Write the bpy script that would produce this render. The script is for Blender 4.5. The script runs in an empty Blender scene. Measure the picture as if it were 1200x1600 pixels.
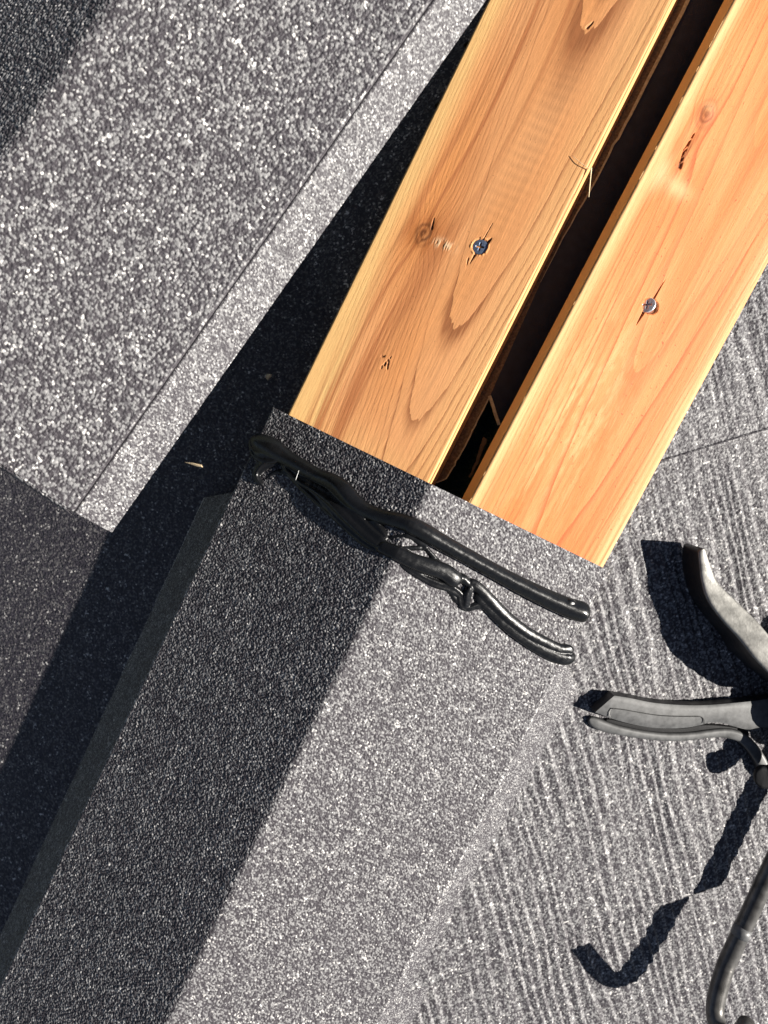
import bpy, math
import numpy as np
from mathutils import Matrix, Vector

# ------------------------------------------------------------------ camera, sky, sun, exposure
D2R = math.radians
SC = bpy.context.scene
F = 1156.0                      # focal length in photo pixels (1200 x 1600)
D0 = 0.405                      # camera height above the hip line at the cap end
CAM = np.array([0.0, 0.0, D0])
SUN_EL, SUN_AZ = 34.0, -9.0

cam_d = bpy.data.cameras.new('camera')
cam = bpy.data.objects.new('camera', cam_d)
SC.collection.objects.link(cam)
cam.location = CAM
cam_d.sensor_fit = 'VERTICAL'
cam_d.sensor_height = 36.0
cam_d.lens = 36.0 * F / 1600.0
cam_d.clip_start = 0.01
cam_d.clip_end = 600.0
cam_d.dof.use_dof = True
cam_d.dof.focus_distance = 0.42
cam_d.dof.aperture_fstop = 9.0
SC.camera = cam

world = bpy.data.worlds.new('World')
SC.world = world
world.use_nodes = True
wt = world.node_tree
bg = wt.nodes['Background']
sky = wt.nodes.new('ShaderNodeTexSky')
sky.sky_type = 'NISHITA'
sky.sun_disc = False
sky.air_density = 0.55
sky.dust_density = 0.4
sky.altitude = 800
sky.sun_elevation = D2R(SUN_EL)
sky.sun_rotation = D2R(90 - SUN_AZ)
hs_ = wt.nodes.new('ShaderNodeHueSaturation')
hs_.inputs['Saturation'].default_value = .78
hs_.inputs['Value'].default_value = .70
wt.links.new(sky.outputs[0], hs_.inputs['Color'])
wt.links.new(hs_.outputs[0], bg.inputs[0])
bg.inputs[1].default_value = 0.05

sd = bpy.data.lights.new('sun', 'SUN')
sd.energy = 5.0
sd.angle = D2R(0.5)
sd.color = (1.0, 0.95, 0.87)
so = bpy.data.objects.new('sun', sd)
SC.collection.objects.link(so)
SUN = Vector((math.cos(D2R(SUN_EL)) * math.cos(D2R(SUN_AZ)), math.cos(D2R(SUN_EL)) * math.sin(D2R(SUN_AZ)), math.sin(D2R(SUN_EL))))
so.rotation_euler = SUN.to_track_quat('Z', 'Y').to_euler()
so.location = SUN * 3

vs = SC.view_settings
vs.view_transform = 'Standard'
vs.look = 'None'
vs.gamma = 1.0
vs.exposure = 1.05

# ------------------------------------------------------------------ frames
def nrm(a):
    a = np.array(a, float)
    return a / np.linalg.norm(a)
def ray(px, py):
    return np.array([(px - 600) / F, -(py - 800) / F, -1.0])
def at(px, py, d):
    return CAM + ray(px, py) * d
def hit(px, py, p0, n):
    r = ray(px, py)
    return CAM + r * (np.dot(p0 - CAM, n) / np.dot(r, n))
O = at(675, 757, D0)
U = nrm([-.4375, -.9, -math.tan(D2R(3.5))])       # down along the hip
V = nrm(np.cross([0, 0, 1], U))
if V[0] < 0: V = -V
W = np.cross(U, V)
def side(sg, th):
    m = sg * V * math.cos(D2R(th)) - W * math.sin(D2R(th))
    n = sg * V * math.sin(D2R(th)) + W * math.cos(D2R(th))
    return m, n
TL, TR = 26.0, 14.0            # cap facets
RL, RR = 22.5, 8.0             # roof slopes

# ------------------------------------------------------------------ mesh helpers
def link(o):
    SC.collection.objects.link(o)
    return o
def tag(o, label=None, cat=None, group=None, kind=None):
    if label: o['label'] = label
    if cat: o['category'] = cat
    if group: o['group'] = group
    if kind: o['kind'] = kind
    return o
def empty(name, loc, label, cat, group=None):
    o = bpy.data.objects.new(name, None)
    o.empty_display_size = 0.02
    o.location = Vector(loc)
    link(o)
    return tag(o, label, cat, group)
WORLD = {}
def mk(name, verts, faces, mat, parent=None, origin=None, smooth=True, attrs=None):
    """verts (N,3) world metres; faces (M,4) int array or list of lists of equal or mixed size"""
    verts = np.asarray(verts, dtype=np.float64)
    if origin is None:
        origin = WORLD.get(parent.name, np.array(parent.location)) if parent is not None else verts.mean(axis=0)
    origin = np.array(origin, float)
    me = bpy.data.meshes.new(name)
    vv = (verts - origin).astype(np.float32)
    if isinstance(faces, np.ndarray):
        groups = [faces]
    else:
        by = {}
        for f in faces: by.setdefault(len(f), []).append(f)
        groups = [np.array(g) for g in by.values()]
    me.vertices.add(len(vv))
    me.vertices.foreach_set('co', vv.ravel())
    nl = sum(g.size for g in groups); nf = sum(len(g) for g in groups)
    me.loops.add(nl); me.polygons.add(nf)
    me.loops.foreach_set('vertex_index', np.concatenate([g.ravel() for g in groups]).astype(np.int32))
    tot = np.concatenate([np.full(len(g), g.shape[1]) for g in groups])
    st = np.concatenate([[0], np.cumsum(tot)[:-1]]).astype(np.int32)
    me.polygons.foreach_set('loop_start', st)
    me.polygons.foreach_set('use_smooth', np.full(nf, smooth))
    me.update(calc_edges=True)
    for an, (ty, dat) in (attrs or {}).items():
        a = me.attributes.new(an, ty, 'POINT')
        key = {'FLOAT': 'value', 'FLOAT_VECTOR': 'vector', 'FLOAT_COLOR': 'color'}[ty]
        a.data.foreach_set(key, np.asarray(dat, np.float32).ravel())
    me.materials.append(mat)
    o = bpy.data.objects.new(name, me)
    link(o)
    WORLD[o.name] = origin
    if parent is not None:
        o.parent = parent
        o.location = Vector(origin - WORLD.get(parent.name, np.array(parent.location)))
    else:
        o.location = Vector(origin)
    return o
def gridfaces(nr, nc, mask=None, off=0, flip=False):
    i = np.arange(nr * nc).reshape(nr, nc)
    q = np.stack([i[:-1, :-1], i[:-1, 1:], i[1:, 1:], i[1:, :-1]], axis=-1)
    if flip: q = q[..., ::-1]
    if mask is not None: q = q[mask]
    return q.reshape(-1, 4) + off
def ladder(a, b, lo, hi, fine, coarse):
    """positions a..b, fine spacing inside lo..hi, growing coarse outside"""
    xs = [lo + i * fine for i in range(int((hi - lo) / fine) + 1)]
    pre, x, st = [], lo, fine
    while x - st * 1.0 > a:
        st = min(st * 1.35, coarse); x -= st
        if x > a: pre.append(x)
    pre.append(a)
    post, x, st = [], xs[-1], fine
    while x + st < b:
        st = min(st * 1.35, coarse); x += st
        if x < b: post.append(x)
    post.append(b)
    return np.array(sorted(set(pre)) + xs + post)

# ------------------------------------------------------------------ procedural noise (numpy)
rng = np.random.default_rng(7)
TAB = rng.random((6, 512, 512)).astype(np.float32)
def vnoise(x, y, k=0):
    x = np.asarray(x, np.float32); y = np.asarray(y, np.float32)
    ix = np.floor(x).astype(np.int32); iy = np.floor(y).astype(np.int32)
    fx = x - ix; fy = y - iy
    fx = fx * fx * (3 - 2 * fx); fy = fy * fy * (3 - 2 * fy)
    T = TAB[k]
    a = T[ix & 511, iy & 511]; b = T[(ix + 1) & 511, iy & 511]
    c = T[ix & 511, (iy + 1) & 511]; d = T[(ix + 1) & 511, (iy + 1) & 511]
    return (a + (b - a) * fx) * (1 - fy) + (c + (d - c) * fx) * fy
def fbm(x, y, k=0, o=3):
    s = 0; a = 1; t = 0
    for i in range(o):
        s = s + a * vnoise(x * 2 ** i + 17.3 * i, y * 2 ** i + 5.1 * i, (k + i) % 6); t += a; a *= .5
    return s / t - .5
def grains(X, Y, p, hmax, seed=0):
    """mineral granules: dome heights and a random tone per granule. X, Y, p in mm."""
    X = (X / p).astype(np.float32); Y = (Y / p).astype(np.float32)
    ix = np.floor(X).astype(np.int32); iy = np.floor(Y).astype(np.int32)
    H = np.zeros(X.shape, np.float32); TN = np.zeros(X.shape, np.float32); best = np.full(X.shape, 9., np.float32)
    for dx in (-1, 0, 1):
        for dy in (-1, 0, 1):
            cx = (ix + dx + seed * 31); cy = (iy + dy + seed * 57)
            ax = cx & 511; ay = cy & 511
            px = ix + dx + .5 + (TAB[0][ax, ay] - .5) * .95
            py = iy + dy + .5 + (TAB[1][ax, ay] - .5) * .95
            rr = .42 + .38 * TAB[2][ax, ay]
            el = 1 + .5 * (TAB[5][ax, ay] - .5)
            d = np.sqrt(((X - px) * el) ** 2 + ((Y - py) / el) ** 2)
            q = d / rr
            gx = (TAB[4][ax, ay] - .5) * 1.1; gy = (TAB[0][ay, ax] - .5) * 1.1
            h = np.minimum(np.maximum(0, 1 - q ** 2) * 1.6, 1.0) * (.35 + .65 * TAB[3][ax, ay]) * (1 + (X - px) * gx + (Y - py) * gy)
            H = np.maximum(H, h * hmax)
            m = q < best
            best = np.where(m, q, best); TN = np.where(m, TAB[4][ax, ay], TN)
    gap = np.clip((best - .75) / .35, 0, 1)
    return H, TN, gap

# ------------------------------------------------------------------ node helpers
def newmat(name):
    m = bpy.data.materials.new(name)
    m.use_nodes = True
    nt = m.node_tree
    b = nt.nodes['Principled BSDF']
    return m, nt, b
def N(nt, t, **kw):
    n = nt.nodes.new(t)
    for k, v in kw.items():
        if k.startswith('i_'): n.inputs[int(k[2:])].default_value = v
        else: setattr(n, k, v)
    return n
def ramp(nt, fac, stops, interp='LINEAR'):
    r = nt.nodes.new('ShaderNodeValToRGB')
    r.color_ramp.interpolation = interp
    e = r.color_ramp.elements
    while len(e) < len(stops): e.new(.5)
    for i, (p, c) in enumerate(stops):
        e[i].position = p; e[i].color = (*c, 1)
    nt.links.new(fac, r.inputs[0])
    return r.outputs[0]

def granule_mat(name, dark=(.060, .054, .061), mid=(.122, .117, .124), light=(.228, .224, .226), lightpos=.60, rough=.55, scale=1000.0):
    """stone-coated steel: tone per granule from the mesh, procedural granules where the mesh is coarse"""
    m, nt, b = newmat(name)
    L = nt.links
    tone = N(nt, 'ShaderNodeAttribute', attribute_name='tone')
    fine = N(nt, 'ShaderNodeAttribute', attribute_name='fine')
    gap = N(nt, 'ShaderNodeAttribute', attribute_name='gap')
    tc = N(nt, 'ShaderNodeTexCoord')
    vo = N(nt, 'ShaderNodeTexVoronoi'); vo.inputs['Scale'].default_value = 850
    L.new(tc.outputs['Object'], vo.inputs['Vector'])
    sep = N(nt, 'ShaderNodeSeparateColor'); L.new(vo.outputs['Color'], sep.inputs[0])
    mx = N(nt, 'ShaderNodeMix'); mx.data_type = 'FLOAT'
    L.new(fine.outputs['Fac'], mx.inputs[0]); L.new(sep.outputs[0], mx.inputs[2]); L.new(tone.outputs['Fac'], mx.inputs[3])
    # broad clumps of lighter and darker granules
    nz = N(nt, 'ShaderNodeTexNoise'); nz.inputs['Scale'].default_value = 130; nz.inputs['Detail'].default_value = 4
    L.new(tc.outputs['Object'], nz.inputs['Vector'])
    ad = N(nt, 'ShaderNodeMath', operation='MULTIPLY_ADD'); L.new(nz.outputs[0], ad.inputs[0]); ad.inputs[1].default_value = .55; ad.inputs[2].default_value = -.275
    ad2 = N(nt, 'ShaderNodeMath', operation='ADD'); L.new(mx.outputs[0], ad2.inputs[0]); L.new(ad.outputs[0], ad2.inputs[1])
    col = ramp(nt, ad2.outputs[0], [(0, dark), (lightpos - .28, dark), (lightpos - .08, mid), (lightpos + .08, light), (.93, tuple(c * 1.2 for c in light)), (1, (.74, .71, .68))])
    dk = N(nt, 'ShaderNodeMix'); dk.data_type = 'RGBA'; dk.blend_type = 'MIX'
    L.new(gap.outputs['Fac'], dk.inputs[0]); L.new(col, dk.inputs[6]); dk.inputs[7].default_value = (dark[0] * .8, dark[1] * .8, dark[2] * .8, 1)
    L.new(dk.outputs[2], b.inputs['Base Color'])
    b.inputs['Roughness'].default_value = rough
    b.inputs['Specular IOR Level'].default_value = .35
    # facets on each granule
    vf = N(nt, 'ShaderNodeTexVoronoi'); vf.inputs['Scale'].default_value = 1500; L.new(tc.outputs['Object'], vf.inputs['Vector'])
    bp = N(nt, 'ShaderNodeBump'); bp.inputs['Strength'].default_value = .35; bp.inputs['Distance'].default_value = .0004
    L.new(vf.outputs['Distance'], bp.inputs['Height'])
    L.new(bp.outputs[0], b.inputs['Normal'])
    return m

def simple_mat(name, col, rough=.5, metal=0., spec=.5, nscale=300., namp=.25, bscale=900., bstr=.2, bdist=.0005, coat=0.):
    m, nt, b = newmat(name)
    L = nt.links
    tc = N(nt, 'ShaderNodeTexCoord')
    nz = N(nt, 'ShaderNodeTexNoise'); nz.inputs['Scale'].default_value = nscale; nz.inputs['Detail'].default_value = 6
    L.new(tc.outputs['Object'], nz.inputs['Vector'])
    lo = tuple(c * (1 - namp) for c in col); hi = tuple(min(1, c * (1 + namp)) for c in col)
    L.new(ramp(nt, nz.outputs[0], [(.3, lo), (.7, hi)]), b.inputs['Base Color'])
    b.inputs['Roughness'].default_value = rough; b.inputs['Metallic'].default_value = metal
    b.inputs['Specular IOR Level'].default_value = spec
    b.inputs['Coat Weight'].default_value = coat
    n2 = N(nt, 'ShaderNodeTexNoise'); n2.inputs['Scale'].default_value = bscale; n2.inputs['Detail'].default_value = 3
    L.new(tc.outputs['Object'], n2.inputs['Vector'])
    bp = N(nt, 'ShaderNodeBump'); bp.inputs['Strength'].default_value = bstr; bp.inputs['Distance'].default_value = bdist
    L.new(n2.outputs[0], bp.inputs['Height']); L.new(bp.outputs[0], b.inputs['Normal'])
    return m

M_cap = granule_mat('stone_coat_cap', lightpos=.58)
M_roof = granule_mat('stone_coat_roof', lightpos=.53)
M_roofL = granule_mat('stone_coat_roof_shade', dark=(.046, .041, .052), mid=(.085, .078, .088), light=(.16, .15, .15), lightpos=.66)  # left slope copy of the roof coat, darkened to carry its shade

# ------------------------------------------------------------------ ridge caps
def cap_profile(tl, tr, wl, wr, fl, al, fr, ar, r_peak=5.0, fine=.39):
    """cross-section polyline from the left flange edge to the right flange edge (mm, v/w) with normals; arc length from the peak"""
    def pos(q):
        # q signed arc length from the peak
        pass
    segs = []
    step = fine
    # integrate the slope angle along arc length
    Lt = wl + fl; Rt = wr + fr
    q = np.arange(-Lt, Rt + step * .5, step)
    def sm(x, c, r): return np.clip((x - c) / (2 * r) + .5, 0, 1)
    ang = tl + (-tr - tl) * sm(q, 0, r_peak)              # +tl on the left (rising), -tr on the right (falling)
    ang = np.where(q < 0, ang + (al - tl) * (1 - sm(q, -wl, 1.2)), ang)
    ang = np.where(q > 0, ang - (ar - tr) * sm(q, wr, 1.2), ang)
    a = np.radians(ang)
    dv = np.cos(a) * step; dw = np.sin(a) * step
    i0 = np.argmin(abs(q))
    v = np.cumsum(dv); w = np.cumsum(dw)
    v -= v[i0]; w -= w[i0]
    # put the sharp-corner peak at w = 0 (rounded peak a little lower)
    w -= r_peak * .2 * (math.tan(D2R(tl)) + math.tan(D2R(tr))) / 2 * 1.2
    return q, v, w, -np.sin(a), np.cos(a)

def make_cap(name, org, eu, ev, ew, L, prof, wl, wr, fl, fr, win, mat, seed, grain=1.05, hmax=.50, lip=0., miter=58., undulate=.25, lift=0., groove=1.5):
    q, v, w, nv, nw = prof
    s = ladder(0, L, max(0, win[0]), min(L, win[1]), .40, 2.5)
    if s[0] == s[1]: s = s[1:]
    # the turned-down lip continues past L
    nlip = int(lip / .45)
    S0 = np.concatenate([s, L + .45 * np.arange(1, nlip + 1)])
    S, Q = np.meshgrid(S0, q, indexing='ij')
    H, TN, gap = grains(S + 300, Q + 400, grain, hmax, seed)
    inside = ((S > win[0] - .1) & (S < win[1] + .1 + lip)).astype(np.float32)
    flg = np.clip((np.maximum(-Q - wl, Q - wr)) / 1.0, 0, 1)
    H2, TN2, gap2 = grains(S + 700, Q + 900, grain * .62, hmax * .8, seed + 4)
    H = np.where(flg > .5, H2, H); TN = np.where(flg > .5, TN2, TN); gap = np.where(flg > .5, gap2, gap)
    fd = np.minimum(np.abs(Q + wl + .2), np.abs(Q - wr - .2))
    H = H * inside * (1 - .35 * flg) * np.clip(fd / 1.1, .15, 1)
    TN = TN + lift * flg * (Q > 0)
    TN = np.where(fd < .38, -.4 if groove > 1 else TN + .25, TN)
    TN = np.where(-Q - wl - fl > -.8, 1.1, TN)  # lit line along the left flange edge, painted as a pale tone
    H = H + undulate * fbm(S / 28, Q / 22, 2, 3) * 1.4
    # groove pressed along both folds
    for c in (-wl - .2, wr + .2):
        H = H - groove * np.exp(-((Q - c) / .65) ** 2) + .25 * np.exp(-((Q - c) / 2.2) ** 2)
    Vv = v[None, :] + nv[None, :] * H; Ww = w[None, :] + nw[None, :] * H
    Ss = np.minimum(S, L)
    if nlip:
        e = np.clip(S - L, 0, None)
        a = np.radians(np.clip(e / 3.0, 0, 1) * 62)
        # integrate the bend
        st = .45
        cs = np.cumsum(np.where(S0 > L, np.cos(np.radians(np.clip((S0 - L) / 2.5, 0, 1) * 72)) * st, 0))
        dn = np.cumsum(np.where(S0 > L, np.sin(np.radians(np.clip((S0 - L) / 2.5, 0, 1) * 72)) * st, 0))
        Ss = Ss + cs[:, None]
        Ww = Ww - dn[:, None]
    P = org + (Ss[..., None] * eu + Vv[..., None] * ev + Ww[..., None] * ew) * .001
    nr, nc = S.shape
    sc = (S[:-1, :-1] + S[1:, 1:]) / 2; qc = (Q[:-1, :-1] + Q[1:, 1:]) / 2
    over = np.maximum(-qc - wl, qc - wr)
    mask = np.ones(sc.shape, bool)
    fw = np.where(qc < 0, fl, fr)
    if miter: mask &= ~((over > 0) & (sc < miter + 16 * over / fw))
    if lip: mask &= ~((over > -3.5) & (sc > L))
    top = gridfaces(nr, nc, mask)
    # drop a thin wall and an inner sheet under it so the metal has thickness
    idx = np.unique(top)
    T = P.reshape(-1, 3)
    e = np.concatenate([top[:, [0, 1]], top[:, [1, 2]], top[:, [2, 3]], top[:, [3, 0]]])
    key = np.sort(e, axis=1); k = key[:, 0].astype(np.int64) * (nr * nc) + key[:, 1]
    uq, inv, cnt = np.unique(k, return_inverse=True, return_counts=True)
    be = e[cnt[inv] == 1]
    bv = np.unique(be)
    nrmv = (nv[None, :, None] * ev + nw[None, :, None] * ew) + np.zeros((nr, 1, 1))
    nn = nrmv.reshape(-1, 3)
    low = T[bv] - nn[bv] * .0016
    remap = np.full(nr * nc, -1); remap[bv] = np.arange(len(bv)) + nr * nc
    wall = np.stack([be[:, 1], be[:, 0], remap[be[:, 0]], remap[be[:, 1]]], axis=1)
    # coarse inner sheet
    ri = np.unique(np.concatenate([np.arange(0, len(s), 24), [len(s) - 1]])); ci = np.unique(np.concatenate([np.arange(0, nc, 10), [nc - 1]]))
    inn = (P - nrmv * .0018)[np.ix_(ri, ci)]
    sc2 = S[np.ix_(ri, ci)]; qc2 = Q[np.ix_(ri, ci)]
    sm_ = (sc2[:-1, :-1] + sc2[1:, 1:]) / 2; qm_ = (qc2[:-1, :-1] + qc2[1:, 1:]) / 2
    ov = np.maximum(-qm_ - wl, qm_ - wr)
    mk2 = ~((ov > 0) & (sm_ < miter + 24)) if miter else np.ones(sm_.shape, bool)
    off = nr * nc + len(bv)
    inner = gridfaces(len(ri), len(ci), mk2, off, True)
    allv = np.concatenate([T, low, inn.reshape(-1, 3)])
    allf = np.concatenate([top, wall, inner])
    used = np.unique(allf); rm = np.full(len(allv), -1); rm[used] = np.arange(len(used))
    def pad(a, val): return np.concatenate([a.ravel(), np.full(len(allv) - a.size, val)])[used]
    at_ = {'tone': ('FLOAT', pad(TN, .2)), 'fine': ('FLOAT', pad(inside, 1.)), 'gap': ('FLOAT', pad(gap * inside, .0))}
    return mk(name, allv[used], rm[allf], mat, origin=org, attrs=at_)

WL, WR, FL, FR = 118., 119.5, 38., 25.
prof = cap_profile(TL, TR, WL, WR, FL, 54., FR, 27., r_peak=2.5)
cap1 = make_cap('ridge_cap', O, U, V, W, 520., prof, WL, WR, FL, FR, (0, 475), M_cap, 1, groove=-.15)
tag(cap1, 'dark grey granule coated ridge cap lying below the boards with black sealant smeared on it', 'ridge cap', 'granule coated ridge caps')

# upper cap, nearer to the camera
A2 = at(675, 0, .355); B2 = at(115, 800, .365)
e_u = nrm(B2 - A2)
hh = nrm(np.cross(e_u, [0, 0, 1]))
if hh[0] < 0: hh = -hh
nn_ = np.cross(e_u, hh)
if nn_[2] < 0: nn_ = -nn_
# hh points to the flange side (right), nn_ up; the cap is symmetric about its peak with a lean
lean = 8.0 - TR
ev2 = hh * math.cos(D2R(lean)) - nn_ * math.sin(D2R(lean))
ew2 = nn_ * math.cos(D2R(lean)) + hh * math.sin(D2R(lean))
WR2, FR2 = 116., 21.
prof2 = cap_profile(22., TR, 116., WR2, 21., 60., FR2, 36.)
qf = np.argmin(abs(prof2[0] - WR2)); fv, fw_ = prof2[1][qf], prof2[2][qf]
L2 = 460.
org2 = B2 - (ev2 * fv + ew2 * fw_) * .001 - e_u * L2 * .001
cap2 = make_cap('ridge_cap', org2, e_u, ev2, ew2, L2, prof2, 116., WR2, 21., FR2, (60, L2), M_cap, 3, grain=1.4, hmax=.58, lip=10., lift=.04, miter=0)
tag(cap2, 'pale grey ridge cap raised nearest the eye, left of the two boards', 'ridge cap', 'granule coated ridge caps')

# ------------------------------------------------------------------ roof slopes
def vw(vv, ww, s=0.): return O + (U * s + V * vv + W * ww) * .001
iR = -1; PR0 = vw(prof[1][-1], prof[2][-1] - 4.5); mR, nR = side(1, RR)
PL0 = vw(prof[1][0], prof[2][0] - 5.5); mL, nL = side(-1, RL)

def roof_panel(name, p0, ex, ey, n, X, Y, y_nose, thick, mat, seed, win, stri=1.0, clip=None, label='', grp=None):
    """ex along the course, ey down the slope, sheet with pressed wood-grain striations and a nose at y_nose"""
    GX, GY = np.meshgrid(X, Y, indexing='ij')
    H, TN, gap = grains(GX + 600, GY + 600, 1.15, .45, seed)
    ins = ((GX > win[0]) & (GX < win[1]) & (GY > win[2]) & (GY < win[3])).astype(np.float32)
    H = H * ins
    if stri > 0:
        wob = 7 * fbm(GX / 60, GY / 70, 1, 2) + 1.6 * fbm(GX / 9, GY / 26, 3, 2)
        x = GX + wob
        st = 1.9 * fbm(x / 9.5, GY / 150, 2, 2) + 1.3 * fbm(x / 4.2, GY / 60, 4, 2)
        # sharp-sided pressed lines
        ph = (x + 16 * fbm(x / 24, GY / 200, 0, 3)) / 7.4
        fr = ph - np.floor(ph)
        line = np.where(fr < .68, fr / .68, (1 - fr) / .32)
        amp = np.clip(.66 + 1.6 * fbm(GX / 26 + 9, GY / 75, 5, 3), .0, 1.1)
        H = H + stri * (st * .25 + line * 1.25 * amp)
    base = thick * np.clip((GY - Y[0]) / (y_nose - Y[0]), 0, 1)
    H = H + base
    P = p0 + (GX[..., None] * ex + GY[..., None] * ey + H[..., None] * n) * .001
    nr, nc = GX.shape
    mask = None
    if clip is not None:
        C = p0 + (((GX[:-1, :-1] + GX[1:, 1:]) / 2)[..., None] * ex + ((GY[:-1, :-1] + GY[1:, 1:]) / 2)[..., None] * ey) * .001
        mask = clip(C)
    top = gridfaces(nr, nc, mask)
    fn = np.cross(ex, ey) @ n
    if fn < 0: top = top[:, ::-1]
    T = P.reshape(-1, 3)
    # nose: rounded front edge turning down
    i = np.arange(nr) * nc + nc - 1
    rows = [i]; extra = []; cnt = nr * nc
    for dy, dz in ((.9, -.5), (1.3, -2.0), (1.1, -thick - 1.5)):
        extra.append(T[i] + (ey * dy + n * dz) * .001)
        rows.append(np.arange(nr) + cnt); cnt += nr
    faces = [top]
    for a, b_ in zip(rows[:-1], rows[1:]):
        q = np.stack([a[:-1], b_[:-1], b_[1:], a[1:]], axis=1)
        if mask is not None: q = q[mask[:, -1]]
        if fn > 0: q = q[:, ::-1]
        faces.append(q)
    allv = np.concatenate([T] + extra); allf = np.concatenate(faces)
    used = np.unique(allf); rm = np.full(len(allv), -1); rm[used] = np.arange(len(used))
    def pad(a, val): return np.concatenate([a.ravel(), np.full(len(allv) - a.size, val)])[used]
    at_ = {'tone': ('FLOAT', pad(TN, .2)), 'fine': ('FLOAT', pad(ins, 1.)), 'gap': ('FLOAT', pad(gap * ins, 0.))}
    o = mk(name, allv[used], rm[allf], mat, attrs=at_, origin=p0 + ey * y_nose * .001)
    return tag(o, label, 'roof panel', grp)

# right slope: course direction from the visible seams
sa = hit(1035, 715, PR0, nR); sb = hit(1200, 665, PR0, nR)
exR = nrm(sb - sa); eyR = nrm(np.cross(nR, exR))
if eyR[1] > 0: eyR = -eyR
sc_ = hit(1085, 1378, PR0, nR)
y2 = (sc_ - sa) @ eyR * 1000           # lower seam
def clipR(C):
    vv = (C - O) @ V * 1000; ss = (C - O) @ U * 1000
    return vv > 107
def mkR(y0, y1, lab, seed, win, xr=(-1500, 1500), thick=6.0):
    X = ladder(xr[0], xr[1], win[0], win[1], .5, 30.)
    if win[3] > y1: Y = np.concatenate([ladder(y0, win[3] + 900, win[2], win[3], .5, 30.)]); Y = Y[Y < y1 - .01]; Y = np.append(Y, y1)
    else: Y = ladder(y0, y1, win[2], win[3], .5, 30.)
    Y = np.unique(np.round(Y, 4)); X = np.unique(np.round(X, 4))
    return roof_panel('roof_panel', sa, exR, eyR, nR, X, Y, y1, thick, M_roof, seed, win, 1.0, clipR, lab, 'stone coated roof panels')
Gr = 'stone coated roof panels'
mkR(-60, y2, 'striated grey roof panel under the black caulking gun, right of the ridge cap', 11, (-230, 140, -2, y2 + 1), thick=9.0)
o1 = mkR(-1500, 0, 'grey roof panel along the right edge beside the right board, above the upper seam', 12, (-20, 130, -150, 1))
o2 = mkR(y2 - 60, y2 + 1200, 'grey striated roof panel at the bottom right corner below the hooked rod', 13, (-300, 60, y2 - 2, y2 + 190))

# left slope, mirrored course direction
du = exR @ U; dm = exR @ mR
exL = nrm(U * du + mL * dm); eyL = nrm(np.cross(nL, exL))
if (eyL @ mL) < 0: eyL = -eyL
def clipL(C):
    vv = (C - O) @ V * 1000
    return vv < -89
pl = hit(200, 900, PL0, nL)
xs_ = ladder(-1500, 1500, -330, 300, .6, 30.); ys_ = ladder(-1500, 170, -200, 168, .6, 30.)
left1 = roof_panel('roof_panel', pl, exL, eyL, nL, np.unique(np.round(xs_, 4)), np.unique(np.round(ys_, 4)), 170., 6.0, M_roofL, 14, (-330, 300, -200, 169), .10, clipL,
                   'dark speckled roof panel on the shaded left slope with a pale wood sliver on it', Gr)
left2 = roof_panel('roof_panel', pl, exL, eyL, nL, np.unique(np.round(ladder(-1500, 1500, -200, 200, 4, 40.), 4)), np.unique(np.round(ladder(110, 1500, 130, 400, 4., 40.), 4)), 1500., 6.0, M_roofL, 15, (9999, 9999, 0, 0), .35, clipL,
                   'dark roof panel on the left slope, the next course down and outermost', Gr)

# deck, underlayment, ground
M_deck = simple_mat('deck_wood', (.20, .12, .06), .8, nscale=60)
M_under = simple_mat('underlayment', (.018, .018, .028), .65, nscale=200, bscale=1500, bstr=.5)
def slab(name, corners_lists, mat, parent=None, **k):
    V_, F_ = [], []
    for c in corners_lists:
        b = len(V_); V_ += list(c)
        n = len(c) // 2
        F_.append([b + i for i in range(n)]); F_.append([b + n + i for i in reversed(range(n))])
        for i in range(n):
            j = (i + 1) % n
            F_.append([b + i, b + n + i, b + n + j, b + j])
    return mk(name, V_, F_, mat, parent, smooth=False, **k)
def prism(pts, dirv, t):
    pts = [np.array(p) for p in pts]
    return pts + [p - np.array(dirv) * t for p in pts]
def plane_pts(p0, m, a, b, s0, s1):
    return [p0 + m * a + U * s0, p0 + m * b + U * s0, p0 + m * b + U * s1, p0 + m * a + U * s1]
hipR = vw(12, -52); hipL = vw(12, -52)
deck = slab('roof_deck', [prism(plane_pts(hipR - W * .012, mR, .0, 1.6, -1.2, 1.2), nR, .018), prism(plane_pts(hipL - W * .012, mL, .0, 1.6, -1.2, 1.2), nL, .018)], M_deck)
tag(deck, kind='structure')

M_ground = simple_mat('ground_soil', (.10, .11, .06), .9, nscale=2)
gz = -4.0
gr = mk('ground', [(-250, -250, gz), (250, -250, gz), (250, 250, gz), (-250, 250, gz)], [[0, 1, 2, 3]], M_ground, smooth=False)
tag(gr, kind='structure')

# underlayment seen in the slot between the boards: two lapped sheets with torn tan edges round an opening
def gap_pt(px, py, ww):
    return hit(px, py, O + W * ww * .001, W)
M_torn = simple_mat('torn_backing', (.42, .33, .22), .8, nscale=500, bscale=1500)
M_mesh = simple_mat('vent_fibre', (.012, .035, .028), .55, nscale=900, namp=.6, bscale=1200, bstr=1., bdist=.002)
WU = -46.
# opening outline in photo pixels (clockwise), lies on the sheet plane
hole = [(676, 757), (699, 747), (712, 725), (738, 672), (765, 619), (779, 663), (772, 690), (745, 745), (728, 790), (700, 790)]
hole3 = [gap_pt(x, y, WU) for x, y in hole]
def locsv(p): q = (p - O) * 1000; return q @ U, q @ V
hs = [locsv(p) for p in hole3]
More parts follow.
